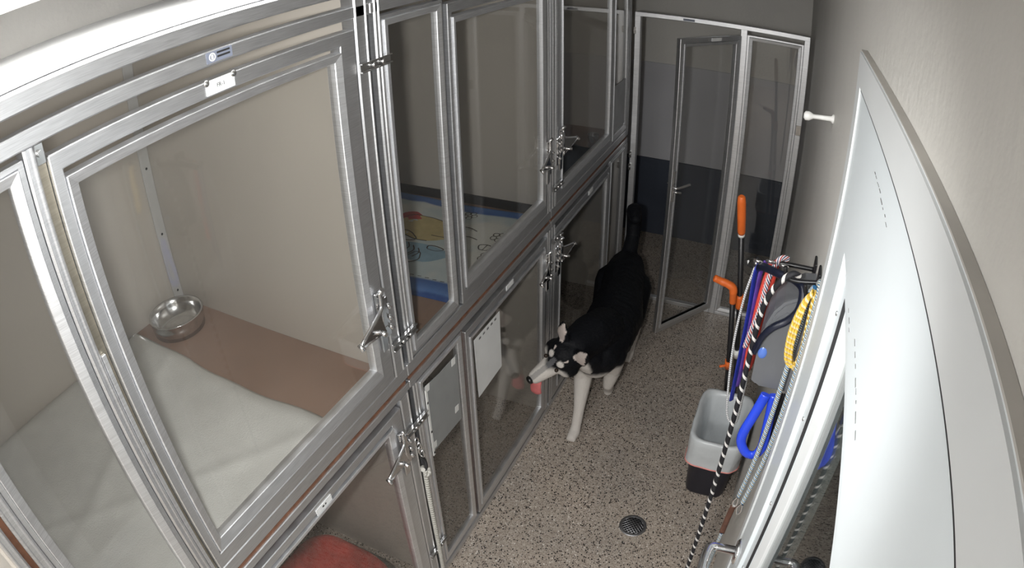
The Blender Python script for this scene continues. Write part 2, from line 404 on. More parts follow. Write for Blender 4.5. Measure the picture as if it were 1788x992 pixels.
for k, (y0, z0, n, dz) in enumerate(((.745, 2.088, 9, -.0004), (.60, 1.948, 8, .0006), (.70, 1.925, 3, 0.))):
    bm = bmesh.new()
    y = y0
    for i in range(n):
        ln = random.uniform(.004, .018); zz = z0 + i * dz + random.uniform(-.0015, .0015); bx(bm, 1.0364, 1.0372, y - ln, y, zz, zz + random.uniform(.0004, .0015)); y -= ln + random.uniform(.002, .018)
    s = fin('scuff_marks', bm, 'scuff', d1); s['kind'] = 'stuff'
# lever handle
hd = bpy.data.objects.new('lever_handle', None)
HY, HZ = .955, 1.085
bm = bmesh.new(); lathe(bm, [(0, 0), (.033, 0), (.033, .006), (.026, .011), (.012, .012), (.011, .055), (0, .056)], 0, 0, 0, 28)
for v in bm.verts: v.co = Vector((1.037 - v.co.z, HY + v.co.x, HZ + v.co.y))
rose = fin('lever_handle', bm, 'chrome', d1, True)
bm = bmesh.new()
tube(bm, catmull([(1.0, HY, HZ), (.972, HY, HZ), (.962, HY - .012, HZ), (.960, HY - .05, HZ), (.962, HY - .115, HZ - .003)], 6), .0115, 12)
fin('lever', bm, 'chrome', rose)
bpy.data.objects.remove(hd)

# ------------------------------------------------------------------ kennels along the aisle
def latch(parent, y, z, dirn, kind='latch'):
    """upright keeper plate on the stile, a bent lever that swings out over the glass, a short pull pin"""
    bm = bmesh.new()
    bx(bm, .004, .012, y - .013, y + .013, z - .10, z + .085, .002)
    bx(bm, .012, .024, y - .009, y + .009, z - .015, z + .075, .002)
    tube(bm, catmull([(.018, y - dirn * .004, z + .090), (.020, y - dirn * .006, z + .06), (.024, y - dirn * .022, z + .040), (.036, y - dirn * .128, z + .012)], 5), .0055, 8)
    tube(bm, [(.020, y - dirn * .002, z - .030), (.038, y - dirn * .126, z + .004)], .004, 8)
    A_ = [bm.verts.new(v) for v in ((.020, y - dirn * .02, z + .036), (.0355, y - dirn * .125, z + .009), (.020, y - dirn * .004, z - .028))]
    B_ = [bm.verts.new((v.co.x + .004, v.co.y, v.co.z)) for v in A_]
    bm.faces.new(A_); bm.faces.new(B_[::-1])
    for i in range(3): bm.faces.new((A_[i], A_[(i + 1) % 3], B_[(i + 1) % 3], B_[i]))
    tube(bm, [(.020, y - dirn * .030, z - .012), (.048, y - dirn * .038, z - .012)], .0065, 10)
    tube(bm, [(.030, y - dirn * .130, z + .014), (.046, y - dirn * .132, z + .000)], .007, 10)
    tube(bm, [(.008, y, z + .075), (.026, y, z + .098)], .007, 8)
    for dz in (-.03, .0, .035):
        tube(bm, [(.01, y + dirn * .028, z + dz), (.022, y + dirn * .03, z + dz - .012)], .0065, 8)
    bx(bm, .001, .007, y + dirn * .028 - .012, y + dirn * .028 + .012, z - .07, z + .05, .001)
    return fin(kind, bm, 'chrome', parent, False)
def clip(label, y0, y1, z):
    bm = bmesh.new()
    bx(bm, .0045, .010, y0, y1, z - .012, z + .012, .001)
    bx(bm, .0095, .016, y0, y1, z + .008, z + .012, .0008); bx(bm, .0095, .016, y0, y1, z - .012, z - .008, .0008)
    for f in (.36, .66): tube(bm, [(.009, y0 + (y1 - y0) * f, z), (.021, y0 + (y1 - y0) * f, z)], .006, 8)
    tag(fin('joining_clip', bm, 'steel'), label, 'clip', 'clips joining the kennels')
def post(parent, y0, y1, z0, z1, x1=0.0, name='post'):
    bm = bmesh.new()
    wd = y1 - y0; s = min(.004, wd * .2)
    prism(bm, [(-.036, y0), (x1 - .004, y0), (x1, y0 + s), (x1, y0 + s * 1.6), (x1 - .003, y0 + s * 2.2), (x1 - .003, y1 - s * 2.2), (x1, y1 - s * 1.6), (x1, y1 - s), (x1 - .004, y1), (-.036, y1)], 'z', z0, z1)
    return fin(name, bm, 'alu', parent)
def rail(parent, y0, y1, z0, z1, x1=0.0, name='rail', mat='alu_y'):
    return box(name, -.036, x1, y0, y1, z0, z1, mat, parent, .0025)

def kennel(label, tier, y0, y1, posts, panel, door, gl, lat):
    k = thing('kennel', label, 'kennel', 'double-deck aluminium kennels')
    up = tier == 'upper'
    if up:
        zb, zt = 1.092, 2.168
        rail(k, y0, y1, 2.196, 2.228, .002); rail(k, y0, y1, 2.140, 2.168)
        rail(k, y0, y1, 1.092, 1.134)
        pz, dz, gz = (1.138, 2.128), (1.138, 2.115), (1.187, 2.072)
        wt, wb_, gb = .030, .042, .030
    else:
        zb, zt = 0.0, 1.074
        rail(k, y0, y1, 1.046, 1.074); rail(k, y0, y1, 0.0, 0.033, .004)
        pz, dz, gz = (.036, 1.040), (.040, 1.022), (.072, .985)
        wt, wb_, gb = .030, .028, .024
    for a, b in posts:
        tall = b > y1 - .05 or a < y0 + .05
        post(k, a, b, 0.034 if not up else zb + .043, (2.1955 if tall else 2.1395) if up else 1.0455, .003 if tall else .001)
    # fixed glazed panel
    p = ring('fixed_panel', 'x', panel[0], panel[1], pz[0], pz[1], .012, .012, .014, .010, -.030, -.002, 'alu', k)
    ring('glazing_frame', 'x', panel[0] + .0125, panel[1] - .0125, pz[0] + .0145, pz[1] - .0105, .020, .020, .026, .018, -.022, .003, 'alu_lite', p, slope=.005)
    box('glass', -.012, -.007, panel[0] + .028, panel[1] - .028, pz[0] + .035, pz[1] - .024, 'glass', p)
    # door
    d = ring('door', 'x', door[0], door[1], dz[0], dz[1], gl[0] - door[0] - .001, door[1] - gl[1] - .001, wb_, wt, -.030, .002, 'alu', k, c=.002)
    ring('glazing_frame', 'x', gl[0], gl[1], gz[0], gz[1], .021, .021, gb, .020, -.024, .007, 'alu_lite', d, slope=.006)
    box('glass', -.012, -.007, gl[0] + .015, gl[1] - .015, gz[0] + .02, gz[1] - .014, 'glass', d)
    latch(d, lat[0], lat[1], lat[2])
    # carcass
    D = -1.05
    tf = 1.105 if up else 0.004
    if up:
        box('floor_panel', D, -.037, y0 + .012, y1 - .012, 1.092, 1.108, 'kfloor', k)
        box('lid', D, -.0605, y0, y1, 2.222, 2.232, 'lid', k)
        box('lid_gap_shade', -.060, -.0365, y0, y1, 2.214, 2.2300, 'dark', k)  # dark strip put in as the shaded gap behind the top rail
        box('shim', -.034, -.006, y0 + .01, y1 - .01, 1.0742, 1.0918, 'shim', k)
    zc0, zc1 = (1.1085, 2.221) if up else (0.001, 1.072)
    box('back_panel', D - .02, D, y0 + .012, y1 - .012, zc0, zc1, 'kpanel', k)
    box('side_panel', D, -.037, y0, y0 + .012, zc0, zc1, 'kpanel', k)
    box('side_panel', D, -.037, y1 - .012, y1, zc0, zc1, 'kpanel', k)
    if not up: box('roof_panel', D, -.037, y0 + .012, y1 - .012, 1.066, 1.0735, 'kpanel', k)
    return k, d
YA0, YA1, YB1, YC1 = -.02, 1.222, 2.366, 3.615
pA = [(-.012, .012), (.026, .052), (.333, .355), (1.162, 1.210)]
pB = [(1.236, 1.261), (2.324, 2.354)]
pC = [(2.376, 2.412), (3.572, 3.608)]
A_pan, A_door, A_gl = (.053, .331), (.375, 1.157), (.398, 1.103)
B_pan, B_door, B_gl = (1.263, 1.556), (1.574, 2.320), (1.600, 2.292)
C_door, C_gl, C_pan = (2.418, 3.252), (2.482, 3.226), (3.270, 3.568)
cAB = (1.160, 1.282); cBC = (2.366, 2.484)
kA, dA = kennel('upper kennel holding the plain white blanket and a steel bowl', 'upper', YA0, YA1, pA, A_pan, A_door, A_gl, (1.128, 1.36, 1))
kB, dB = kennel('upper kennel holding the printed blue-bordered blanket', 'upper', YA1 + .002, YB1, pB, B_pan, B_door, B_gl, (2.306, 1.38, 1))
kC, dC = kennel('upper kennel at the dark end of the row beside the glazed run', 'upper', YB1 + .002, YC1, pC, C_pan, C_door, C_gl, (2.448, 1.39, -1))
kD, dD = kennel('lower kennel with a red dog bed inside', 'lower', YA0, YA1, pA, A_pan, A_door, A_gl, (1.128, .86, 1))
kE, dE = kennel('lower kennel with the notice and the grey vinyl sheet on its glass', 'lower', YA1 + .002, YB1, pB, B_pan, B_door, B_gl, (2.306, .87, 1))
kF, dF = kennel('empty lower kennel behind the dog beside the glazed run', 'lower', YB1 + .002, YC1, pC, C_pan, C_door, C_gl, (2.448, .87, -1))
clip('steel joining clip at the top between the white and printed blanket kennels', *cAB, 2.020)
clip('steel joining clip near the floor of the two upper blanket kennels', *cAB, 1.242)
clip('steel joining clip that the chain and white rope hang under', *cAB, .905)
clip('steel joining clip low behind the white cotton rope', *cAB, .223)
clip('upper steel joining clip between the printed blanket kennel and the dim one', *cBC, 1.228)
clip('steel joining clip under the upper latches behind the dog', *cBC, .982)
# recessed hinge channels
for k, z0, z1 in ((kA, 1.138, 2.139), (kD, .036, 1.045)):
    box('hinge_channel', -.034, -.010, .3555, .3735, z0, z1, 'brass', k)
    box('hinge_channel', -.034, -.010, .0125, .0255, z0, z1, 'shim', k)
box('hinge_cover', -.0095, -.002, .3565, .3660, 1.14, 1.765, 'alu_lite', kA, .001)
bm = bmesh.new(); bx(bm, -.012, -.004, .356, .373, 2.106, 2.139, .001); tube(bm, [(-.006, .364, 2.124), (.003, .364, 2.124)], .006, 8)
fin('hinge_bolt', bm, 'steel', kA)
for k, y in ((kB, 2.361), (kE, 2.361)): pass
for k, z0, z1 in ((kB, 1.138, 2.139), (kE, .036, 1.045)):
    box('door_gap_strip', -.034, -.012, 1.5565, 1.5735, z0, z1, 'dark' if k is kB else 'shim', k)
    box('end_channel', -.034, -.014, 1.2245, 1.2355, z0, z1, 'dark', k)
# corner trim in the first upper kennel
bm = bmesh.new(); bx(bm, -1.0495, -1.042, 1.165, 1.2095, 1.109, 2.2, .002); fin('corner_trim', bm, 'trimw', kA)
for z in (1.16, 1.40, 1.66, 2.06, 2.10):
    bm = bmesh.new(); bmesh.ops.create_uvsphere(bm, u_segments=8, v_segments=6, radius=.005)
    for v in bm.verts: v.co = Vector((-1.041 + v.co.x * .4, 1.187 + v.co.y, z + v.co.z))
    fin('screw', bm, 'dark', kA, True)
box('base_trim', -1.04, -.06, 2.340, 2.3538, 1.1085, 1.150, 'dark', kB, .002)
# white lid screws
for i in range(9):
    bm = bmesh.new(); lathe(bm, [(0, .004), (.004, .003), (.006, 0)], -.047, .28 + i * .105, 2.2302, 10); fin('lid_screw', bm, 'chrome', kA, True)

# name cards, lettering and the maker's sticker
def card(door, y, z, wd, hg, s=None, x=.0025, sz=.012):
    box('label_card', x, x + .0016, y - wd / 2, y + wd / 2, z - hg / 2, z + hg / 2, 'paper', door)
    if s: text('lettering', s, sz, FRONT(x + .0018, y, z), 'ink', door)
card(dA, .750, 2.102, .070, .027, 'FR-1', .0025, .011)
for yy in (.716, .784):
    bm = bmesh.new(); lathe(bm, [(0, .004), (.006, .002), (.007, 0)], 0, 0, 0, 10)
    for v in bm.verts: v.co = Vector((.0042 + v.co.z, yy + v.co.x, 2.112 + v.co.y))
    fin('card_clip', bm, 'steel', dA, True)
card(dD, .750, .997, .070, .022)
for a_, b_ in ((.742, .749), (.754, .759)):
    bm = bmesh.new(); bx(bm, .0042, .0045, a_, b_, .9945, 1.0005); fin('print_mark', bm, 'ink', dD)
card(dE, 1.934, 1.008, .062, .020); card(dF, 2.907, 1.006, .066, .022)
box('sticker', .0005, .0012, .726, .790, 2.145, 2.166, 'sticker', kA)
bm = bmesh.new(); pts = [(.0016, .740 + .007 * math.cos(a), 2.1555 + .007 * math.sin(a)) for a in [i * math.pi / 8 for i in range(16)]]
tube(bm, pts, .0012, 5, closed=True); bx(bm, .0013, .002, .7375, .7425, 2.151, 2.160)
fin('sticker_emblem', bm, 'paper', kA)
bm = bmesh.new()
for z in (2.161, 2.1535): bx(bm, .0013, .0017, .752, .784, z - .0018, z + .0018)
fin('sticker_print', bm, 'ink', kA)

# ------------------------------------------------------------------ glazed run across the end of the aisle
run = thing('glazed_run', 'floor-to-head-height glazed run closing the end of the aisle', 'kennel')
YR = 3.596
def rpost(x0, x1, z0=0.0, z1=1.845, nm='post'): return box(nm, x0, x1, YR, YR + .036, z0, z1, 'alu', run, .003)
rpost(.022, .058); rpost(.625, .664); rpost(.985, 1.02)
box('head_rail', .0225, 1.0195, YR - .001, YR + .035, 1.8455, 1.874, 'alu', run, .003).location.z = -.022
box('threshold', .0585, .6245, YR, YR + .036, .001, .026, 'alu_lite', run, .002)
box('threshold', .6645, .9845, YR, YR + .036, .001, .020, 'alu', run, .002)
p = ring('fixed_panel', 'y', .6645, .9845, .022, 1.800, .012, .012, .012, .010, YR + .030, YR + .001, 'alu', run)
ring('glazing_frame', 'y', .677, .972, .0345, 1.7895, .018, .018, .020, .018, YR + .024, YR - .004, 'alu_lite', p, slope=-.005)
box('glass', .69, .96, YR + .010, YR + .015, .05, 1.776, 'glass', p)
bx_ = box('strike_plate', .988, 1.018, YR - .004, YR - .0005, 1.275, 1.335, 'steel', run, .001)
# the open door: built along +x from its hinge, then turned about it
hx, hy = .622, YR - .004
ang = math.atan2(3.183 - hy, .352 - hx)
dw = math.hypot(3.183 - hy, .352 - hx)
dr = ring('door', 'y', 0, dw, .045, 1.79, .026, .026, .030, .026, .014, -.014, 'alu', run, c=.002)
ring('glazing_frame', 'y', .027, dw - .027, .076, 1.763, .016, .016, .018, .016, .012, -.018, 'alu_lite', dr, slope=-.004)
ring('glazing_frame', 'y', .027, dw - .027, .076, 1.763, .016, .016, .018, .016, -.012, .018, 'alu_lite', dr, slope=.004)
box('glass', .038, dw - .038, -.0025, .0025, .088, 1.752, 'glass', dr)
bm = bmesh.new()
bx(bm, dw - .022, dw - .004, .014, .022, .90, 1.08, .001)
tube(bm, catmull([(dw - .013, .02, .985), (dw - .03, .04, .985), (dw - .10, .06, 1.0)], 5), .007, 8)
tube(bm, [(dw - .013, .02, .96), (dw - .05, .045, .955)], .006, 8)
tube(bm, [(dw - .02, -.014, .985), (dw - .03, -.04, .985), (dw - .10, -.05, .99)], .006, 8)
fin('latch', bm, 'chrome', dr)
box('label_card', dw * .36, dw * .52, .0145, .017, 1.768, 1.786, 'paper', dr)
dr.location = (hx, hy, 0); dr.rotation_euler = (0, 0, ang)
for z in (.3, 1.5):
    bm = bmesh.new(); lathe(bm, [(0, -.03), (.007, -.03), (.007, .03), (0, .03)], hx, hy, z, 12); fin('hinge', bm, 'steel', run, True)
for z in (1.74, .98, .90):
    bm = bmesh.new(); bx(bm, .020, .034, YR - .012, YR - .0005, z - .02, z + .02, .001); tube(bm, [(.027, YR - .012, z), (.027, YR - .024, z)], .005, 8); fin('keeper', bm, 'steel', run)
bm = bmesh.new(); bx(bm, .30, .365, YR - .0025, YR - .0012, 1.829, 1.842); fin('sticker', bm, 'sticker', run)

# ------------------------------------------------------------------ bedding and bowls in the kennels
def smoothstep(a, b, x):
    t = max(0.0, min(1.0, (x - a) / (b - a))); return t * t * (3 - 2 * t)
def cloth(name, x0, x1, y0, y1, z, fx, fy, hfun, edge, mat, thick=.012):
    """a soft sheet on a kennel floor: height field with a rolled rim and an underside"""
    nx, ny = fx, fy
    bm = bmesh.new(); uvl = (bm.loops.layers.uv.get('UVMap') or bm.loops.layers.uv.new('UVMap'))
    top = [[None] * (ny + 1) for _ in range(nx + 1)]; bot = [[None] * (ny + 1) for _ in range(nx + 1)]
    for i in range(nx + 1):
        for j in range(ny + 1):
            u, v = i / nx, j / ny
            ex0, ex1, ey0, ey1 = edge(u, v)
            x = x0 + ex0 + (x1 + ex1 - x0 - ex0) * u; y = y0 + ey0 + (y1 + ey1 - y0 - ey0) * v
            d = min(u * (x1 - x0), (1 - u) * (x1 - x0), v * (y1 - y0), (1 - v) * (y1 - y0))
            h = thick * (0.25 + .75 * smoothstep(0, .02, d)) + hfun(x, y) * smoothstep(0, .06, d)
            top[i][j] = bm.verts.new((x, y, z + h)); bot[i][j] = bm.verts.new((x, y, z + .0006))
    for i in range(nx):
        for j in range(ny):
            f = bm.faces.new((top[i][j], top[i + 1][j], top[i + 1][j + 1], top[i][j + 1])); f.smooth = True
            for lp, (a, b) in zip(f.loops, ((i, j), (i + 1, j), (i + 1, j + 1), (i, j + 1))): lp[uvl].uv = (a / nx, b / ny)
            bm.faces.new((bot[i][j + 1], bot[i + 1][j + 1], bot[i + 1][j], bot[i][j]))
    for i in range(nx):
        for j in (0, ny):
            f = bm.faces.new((top[i][j], top[i + 1][j], bot[i + 1][j], bot[i][j]))
    for j in range(ny):
        for i in (0, nx):
            f = bm.faces.new((top[i][j], top[i][j + 1], bot[i][j + 1], bot[i][j]))
    return fin(name, bm, mat)
def hA(x, y):
    n = noise.noise(Vector((x * 4, y * 4, 0))) * .006 + noise.noise(Vector((x * 2 + y * 7, y * 2.2, 3))) * .006
    fold = .006 * math.exp(-((x + .62 + .5 * (y - .6)) / .03) ** 2) + .005 * math.exp(-((x + .3 - .6 * (y - .5)) / .025) ** 2)
    return n + fold + .012
o = cloth('blanket', -1.045, -.045, .0, .94, 1.1085, 60, 60, hA,
          lambda u, v: (0, 0, 0, .008 * math.sin(u * 8) + .003 * math.sin(u * 23 + 1) if v > .5 else 0), 'blanket')
tag(o, 'plain white fleece blanket spread over the upper kennel floor beside the bowl', 'blanket')
def hB(x, y):
    return noise.noise(Vector((x * 5, y * 5, 7))) * .007 + .006 + .006 * math.exp(-((x + .45 + .3 * (y - 1.9)) / .03) ** 2)
# printed blanket: blue border, pale blue and cream field
m, t, oo = nt('printed_fleece')
b = nd(t, 'ShaderNodeBsdfPrincipled', Roughness=.9)
uv = t.nodes.new('ShaderNodeUVMap'); uv.uv_map = 'UVMap'
sp = t.nodes.new('ShaderNodeSeparateXYZ'); t.links.new(uv.outputs[0], sp.inputs[0])
def mth(op, a, bb):
    n = nd(t, 'ShaderNodeMath', operation=op)
    for i, s_ in enumerate((a, bb)):
        if s_ is None: continue
        if isinstance(s_, (int, float)): n.inputs[i].default_value = s_
        else: t.links.new(s_, n.inputs[i])
    return n.outputs[0]
du = mth('ABSOLUTE', mth('SUBTRACT', sp.outputs[0], .5), None); dv = mth('ABSOLUTE', mth('SUBTRACT', sp.outputs[1], .5), None)
ed = mth('MAXIMUM', mth('MULTIPLY', du, .2), dv)
tc = t.nodes.new('ShaderNodeTexCoord'); nz = nd(t, 'ShaderNodeTexNoise', Scale=4.5, Detail=3.0); t.links.new(tc.outputs['Object'], nz.inputs['Vector'])
ed2 = mth('ADD', ed, mth('MULTIPLY', mth('SUBTRACT', nz.outputs['Fac'], .5), .03))
rb = ramp(t, [(0.0, (0.80, 0.79, 0.72)), (.375, (0.82, 0.81, 0.75)), (.395, (0.07, 0.17, 0.46)), (.47, (0.16, 0.30, 0.62)), (.485, (0.04, 0.11, 0.34))], 'LINEAR')
t.links.new(ed2, rb.inputs[0])
rf = ramp(t, [(.42, (1, 1, 1)), (.55, (.62, .80, .92))]); t.links.new(nz.outputs['Fac'], rf.inputs[0])
mx = nd(t, 'ShaderNodeMix', data_type='RGBA', blend_type='MULTIPLY'); mx.inputs[0].default_value = .65
t.links.new(rb.outputs[0], mx.inputs[6]); t.links.new(rf.outputs[0], mx.inputs[7])
fz = nd(t, 'ShaderNodeTexNoise', Scale=180.0); t.links.new(tc.outputs['Object'], fz.inputs['Vector'])
bp = nd(t, 'ShaderNodeBump', Strength=.5, Distance=.003); t.links.new(fz.outputs['Fac'], bp.inputs['Height']); t.links.new(bp.outputs[0], b.inputs['Normal'])
t.links.new(mx.outputs[2], b.inputs['Base Color']); t.links.new(b.outputs[0], oo.inputs[0]); M['print'] = m
M['pyellow'] = plain('print_pale_yellow', (0.60, 0.48, 0.22), .9, var=.1, scale=30)
M['pred'] = plain('print_red', (0.55, 0.06, 0.05), .9, var=.15, scale=30)
M['pblue'] = plain('print_pale_blue', (0.30, 0.46, 0.56), .9, var=.12, scale=30)
M['pline'] = plain('print_brown_line', (0.06, 0.045, 0.03), .9)
blk = cloth('blanket', -.98, -.05, 1.585, 2.325, 1.1085, 50, 44, hB,
            lambda u, v: (0, 0, (.03 * (1 - u) + .012 * math.sin(u * 8)) if v < .5 else 0, .01 * math.sin(u * 7) if v > .5 else 0), 'print')
tag(blk, 'printed fleece blanket with blue border, flowers and line drawings', 'blanket')
def zB(x, y): return 1.1085 + .012 + hB(x, y) + .0012
def patch(name, pts, mat, dz=0.0):
    bm = bmesh.new(); c = Vector((sum(p[0] for p in pts) / len(pts), sum(p[1] for p in pts) / len(pts), 0)); rings = []
    for f in (.02, .25, .5, .75, 1.0):
        rings.append([bm.verts.new((c.x + (p[0] - c.x) * f, c.y + (p[1] - c.y) * f, zB(c.x + (p[0] - c.x) * f, c.y + (p[1] - c.y) * f) + dz)) for p in pts])
    n = len(pts)
    for a, bb in zip(rings, rings[1:]):
        for i in range(n): bm.faces.new((a[i], a[(i + 1) % n], bb[(i + 1) % n], bb[i]))
    bm.faces.new(rings[0])
    return fin(name, bm, mat, blk)
def stroke(pts, closed=False, r=.0024):
    q = catmull([(p[0], p[1], 0) for p in (list(pts) + ([pts[0]] if closed else []))], 6)
    bm = bmesh.new(); tube(bm, [(p.x, p.y, zB(p.x, p.y) + .0012) for p in q], r, 4, flat=.25, side=(0, 1, 0))
    fin('print_line', bm, 'pline', blk)
def blob(cx, cy_, rx, ry, n=18, wob=.12, ph=0.0):
    return [(cx + rx * math.cos(a) * (1 + wob * math.sin(3 * a + ph)), cy_ + ry * math.sin(a) * (1 + wob * math.cos(2 * a + ph))) for a in [2 * math.pi * i / n for i in range(n)]]
q = blob(-.42, 2.02, .15, .10, ph=1); patch('print_patch', q, 'pyellow'); stroke(q[2:16])
q = blob(-.53, 2.10, .06, .035, ph=2); patch('print_patch', q, 'pred', .0006)
q = blob(-.33, 1.84, .11, .07, ph=.5); patch('print_patch', q, 'pblue')
q = blob(-.46, 1.93, .055, .035, ph=2.4); stroke(q, True)
for k in range(4): stroke([(-.44 + .03 * k, 1.90 - .012 * k), (-.42 + .03 * k, 1.87 - .012 * k), (-.43 + .03 * k, 1.835 - .012 * k)])
stroke(blob(-.29, 1.885, .035, .018, ph=1), True); stroke(blob(-.335, 1.80, .028, .035, ph=3), True)
stroke([(-.36, 1.98), (-.28, 1.985), (-.22, 2.02), (-.17, 2.01)]); stroke([(-.33, 2.08), (-.25, 2.09), (-.2, 2.07)])
for fx_, fy_ in ((-.10, 2.06), (-.145, 1.80), (-.30, 2.20), (-.075, 1.90)):
    for a in range(5):
        c = (fx_ + .020 * math.cos(a * 1.257), fy_ + .024 * math.sin(a * 1.257)); stroke(blob(c[0], c[1], .012, .014, 8, 0), True, .0018)
stroke(blob(-.115, 1.965, .026, .024), True); stroke([(-.115, 1.942), (-.113, 1.988)]); stroke([(-.09, 1.96), (-.07, 1.955)])
for i in range(9): stroke([(-.34 + i * .032, 1.688 - i * .001), (-.325 + i * .032, 1.69 - i * .001)], r=.0018)

def bowl(name, label, x, y, z, r, h, group=None, tilt=0):
    bm = bmesh.new()
    prof = [(0, .004), (r * .62, .004), (r * .80, h * .25), (r * .9, h * .7), (r * .94, h), (r, h + .004), (r * 1.02, h), (r * .99, h - .004), (r * .985, h * .6), (r * .95, 0), (r * .9, 0), (0, .002)]
    lathe(bm, prof, x, y, z, 48)
    return tag(fin(name, bm, 'steel'), label, 'bowl', group)
bowl('dog_bowl', 'stainless steel dog bowl in the corner by the white blanket', -.905, 1.065, 1.109, .108, .062)
bowl('dog_bowl', 'stainless steel dog bowl on the floor of the glazed run', .865, 4.27, .0005, .088, .062)
# small cup and a dark folded towel in the dim far kennel
bm = bmesh.new(); lathe(bm, [(0, .003), (.024, .003), (.029, .075), (.031, .077), (.031, .072), (.027, 0), (0, 0)], -.105, 3.262, 1.109, 24)
tag(fin('steel_cup', bm, 'steel'), 'small steel cup in the dim upper kennel', 'cup')
o = cloth('towel', -.42, -.07, 2.62, 3.22, 1.1085, 24, 30, lambda x, y: .012 + .012 * noise.noise(Vector((x * 9, y * 7, 1))) + .018 * math.exp(-((x + .2) / .04) ** 2),
          lambda u, v: (.02 * math.sin(v * 9), 0, .015 * math.sin(u * 8), 0), plain('slate_towel', (0.16, 0.18, 0.21), .9, var=.2, bump=.4, bscale=200))
tag(o, 'slate grey towel in the dim upper kennel beside the steel cup', 'towel')
# paper behind the far fixed panel
o = box('notice_sheet', -.0055, -.0045, 3.318, 3.535, 1.19, 1.46, plain('grey_paper', (.45, .46, .48), .8))
tag(o, 'plain grey sheet on the narrow glass panel beside the glazed run', 'paper')

# ---- red dog bed in the lower kennel
bd = thing('dog_bed', 'red fabric dog bed with black rim inside the lower kennel', 'dog bed')
def rrect(cx, cy_, hx_, hy_, p=4, n=48):
    out = []
    for i in range(n):
        a = 2 * math.pi * i / n; c, s_ = math.cos(a), math.sin(a)
        out.append((cx + hx_ * math.copysign(abs(c) ** (2 / p), c), cy_ + hy_ * math.copysign(abs(s_) ** (2 / p), s_)))
    return out
bcx, bcy = -.33, .79
bm = bmesh.new()
prof = [(.0, .07), (.55, .072), (.72, .10), (.80, .155), (.88, .175), (.95, .16), (1.0, .11), (1.0, .05), (.95, .005), (0, .004)]
rings = []
for f, z in prof:
    if f == 0: rings.append([bm.verts.new((bcx, bcy, z))])
    else: rings.append([bm.verts.new((x, y, z * (1 + .06 * noise.noise(Vector((x * 8, y * 8, 0)))))) for x, y in rrect(bcx + (0), bcy, (.22 * f), (.33 * f))])
for a, bb in zip(rings, rings[1:]):
    n = 48
    for i in range(n):
        j = (i + 1) % n
        if len(a) == 1: f = bm.faces.new((a[0], bb[i], bb[j]))
        elif len(bb) == 1: f = bm.faces.new((a[i], a[j], bb[0]))
        else: f = bm.faces.new((a[i], a[j], bb[j], bb[i]))
        f.smooth = True
fin('cushion', bm, 'redbed', bd)
bm = bmesh.new(); tube(bm, [(x, y, .055) for x, y in rrect(bcx, bcy, .236, .346)], .022, 8, closed=True)
fin('rim', bm, 'black', bd)

# ------------------------------------------------------------------ papers and sheet on the lower kennel glass
sh = thing('vinyl_sheet', 'grey vinyl sheet taped over the narrow lower glass panel', 'sheet')
bm = bmesh.new()
poly = [(1.299, .690), (1.513, .675), (1.517, .968), (1.40, .972), (1.303, .985)]
prism(bm, poly, 'x', -.0065, -.0045); fin('sheet', bm, 'plate', sh)
for y, z in ((1.318, .972), (1.49, .955), (1.485, .745), (1.318, .712)):
    bm = bmesh.new(); prism(bm, [(y - .013, z - .012), (y + .012, z - .015), (y + .015, z + .012), (y - .010, z + .016)], 'x', -.0044, -.0036); fin('tape', bm, 'white', sh)
bm = bmesh.new(); prism(bm, [(1.289, .688), (1.300, .686), (1.302, .97), (1.291, .985)], 'x', .0036, .0060); fin('edge_strip', bm, 'white', sh)
for z in (.70, .80, .93):
    bm = bmesh.new(); bx(bm, .0061, .0071, 1.293, 1.299, z - .004, z + .004); fin('screw', bm, 'dark', sh)
nt_ = thing('notice_paper', 'white paper notice taped on the lower kennel door by the dog', 'paper')
bm = bmesh.new(); prism(bm, [(1.655, .662), (1.858, .668), (1.854, .935), (1.643, .940)], 'x', -.0062, -.0048); fin('paper', bm, 'paper', nt_)
bm = bmesh.new()
for i in range(5): bx(bm, -.0046, -.0040, 1.68 + i * .032, 1.695 + i * .032, .918, .926)
f = fin('print', bm, 'scuff', nt_); f['kind'] = 'stuff'

# ---- white rope hanging from a snap hook on the joining clip
rp = thing('rope_lead', 'white cotton rope hanging by a snap hook between the lower kennels', 'rope')
tubeo('rope', [(.026, 1.198, .715), (.026, 1.196, .60), (.030, 1.194, .42), (.030, 1.197, .22), (.028, 1.202, .06), (.045, 1.205, .012), (.09, 1.21, .010)], .0085, 'cord', rp, 10)
tubeo('knot', [(.026, 1.190, .70), (.036, 1.203, .695), (.028, 1.212, .71), (.016, 1.20, .72), (.026, 1.188, .725)], .008, 'cord', rp, 8)
for k, z in enumerate((.885, .862, .839, .816)):
    a = .0 if k % 2 else math.pi / 2
    bm = bmesh.new(); pts = [(.036 + .010 * math.cos(t_) * math.cos(a), 1.165 + .006 * k + .010 * math.cos(t_) * math.sin(a), z + .016 * math.sin(t_)) for t_ in [i * math.pi / 8 for i in range(16)]]
    tube(bm, pts, .0025, 6, closed=True); fin('chain_link', bm, 'steel', rp)
tubeo('snap_hook', [(.026, 1.190, .80), (.022, 1.198, .78), (.026, 1.205, .755), (.032, 1.20, .735), (.026, 1.198, .715)], .006, 'dark', rp, 8)

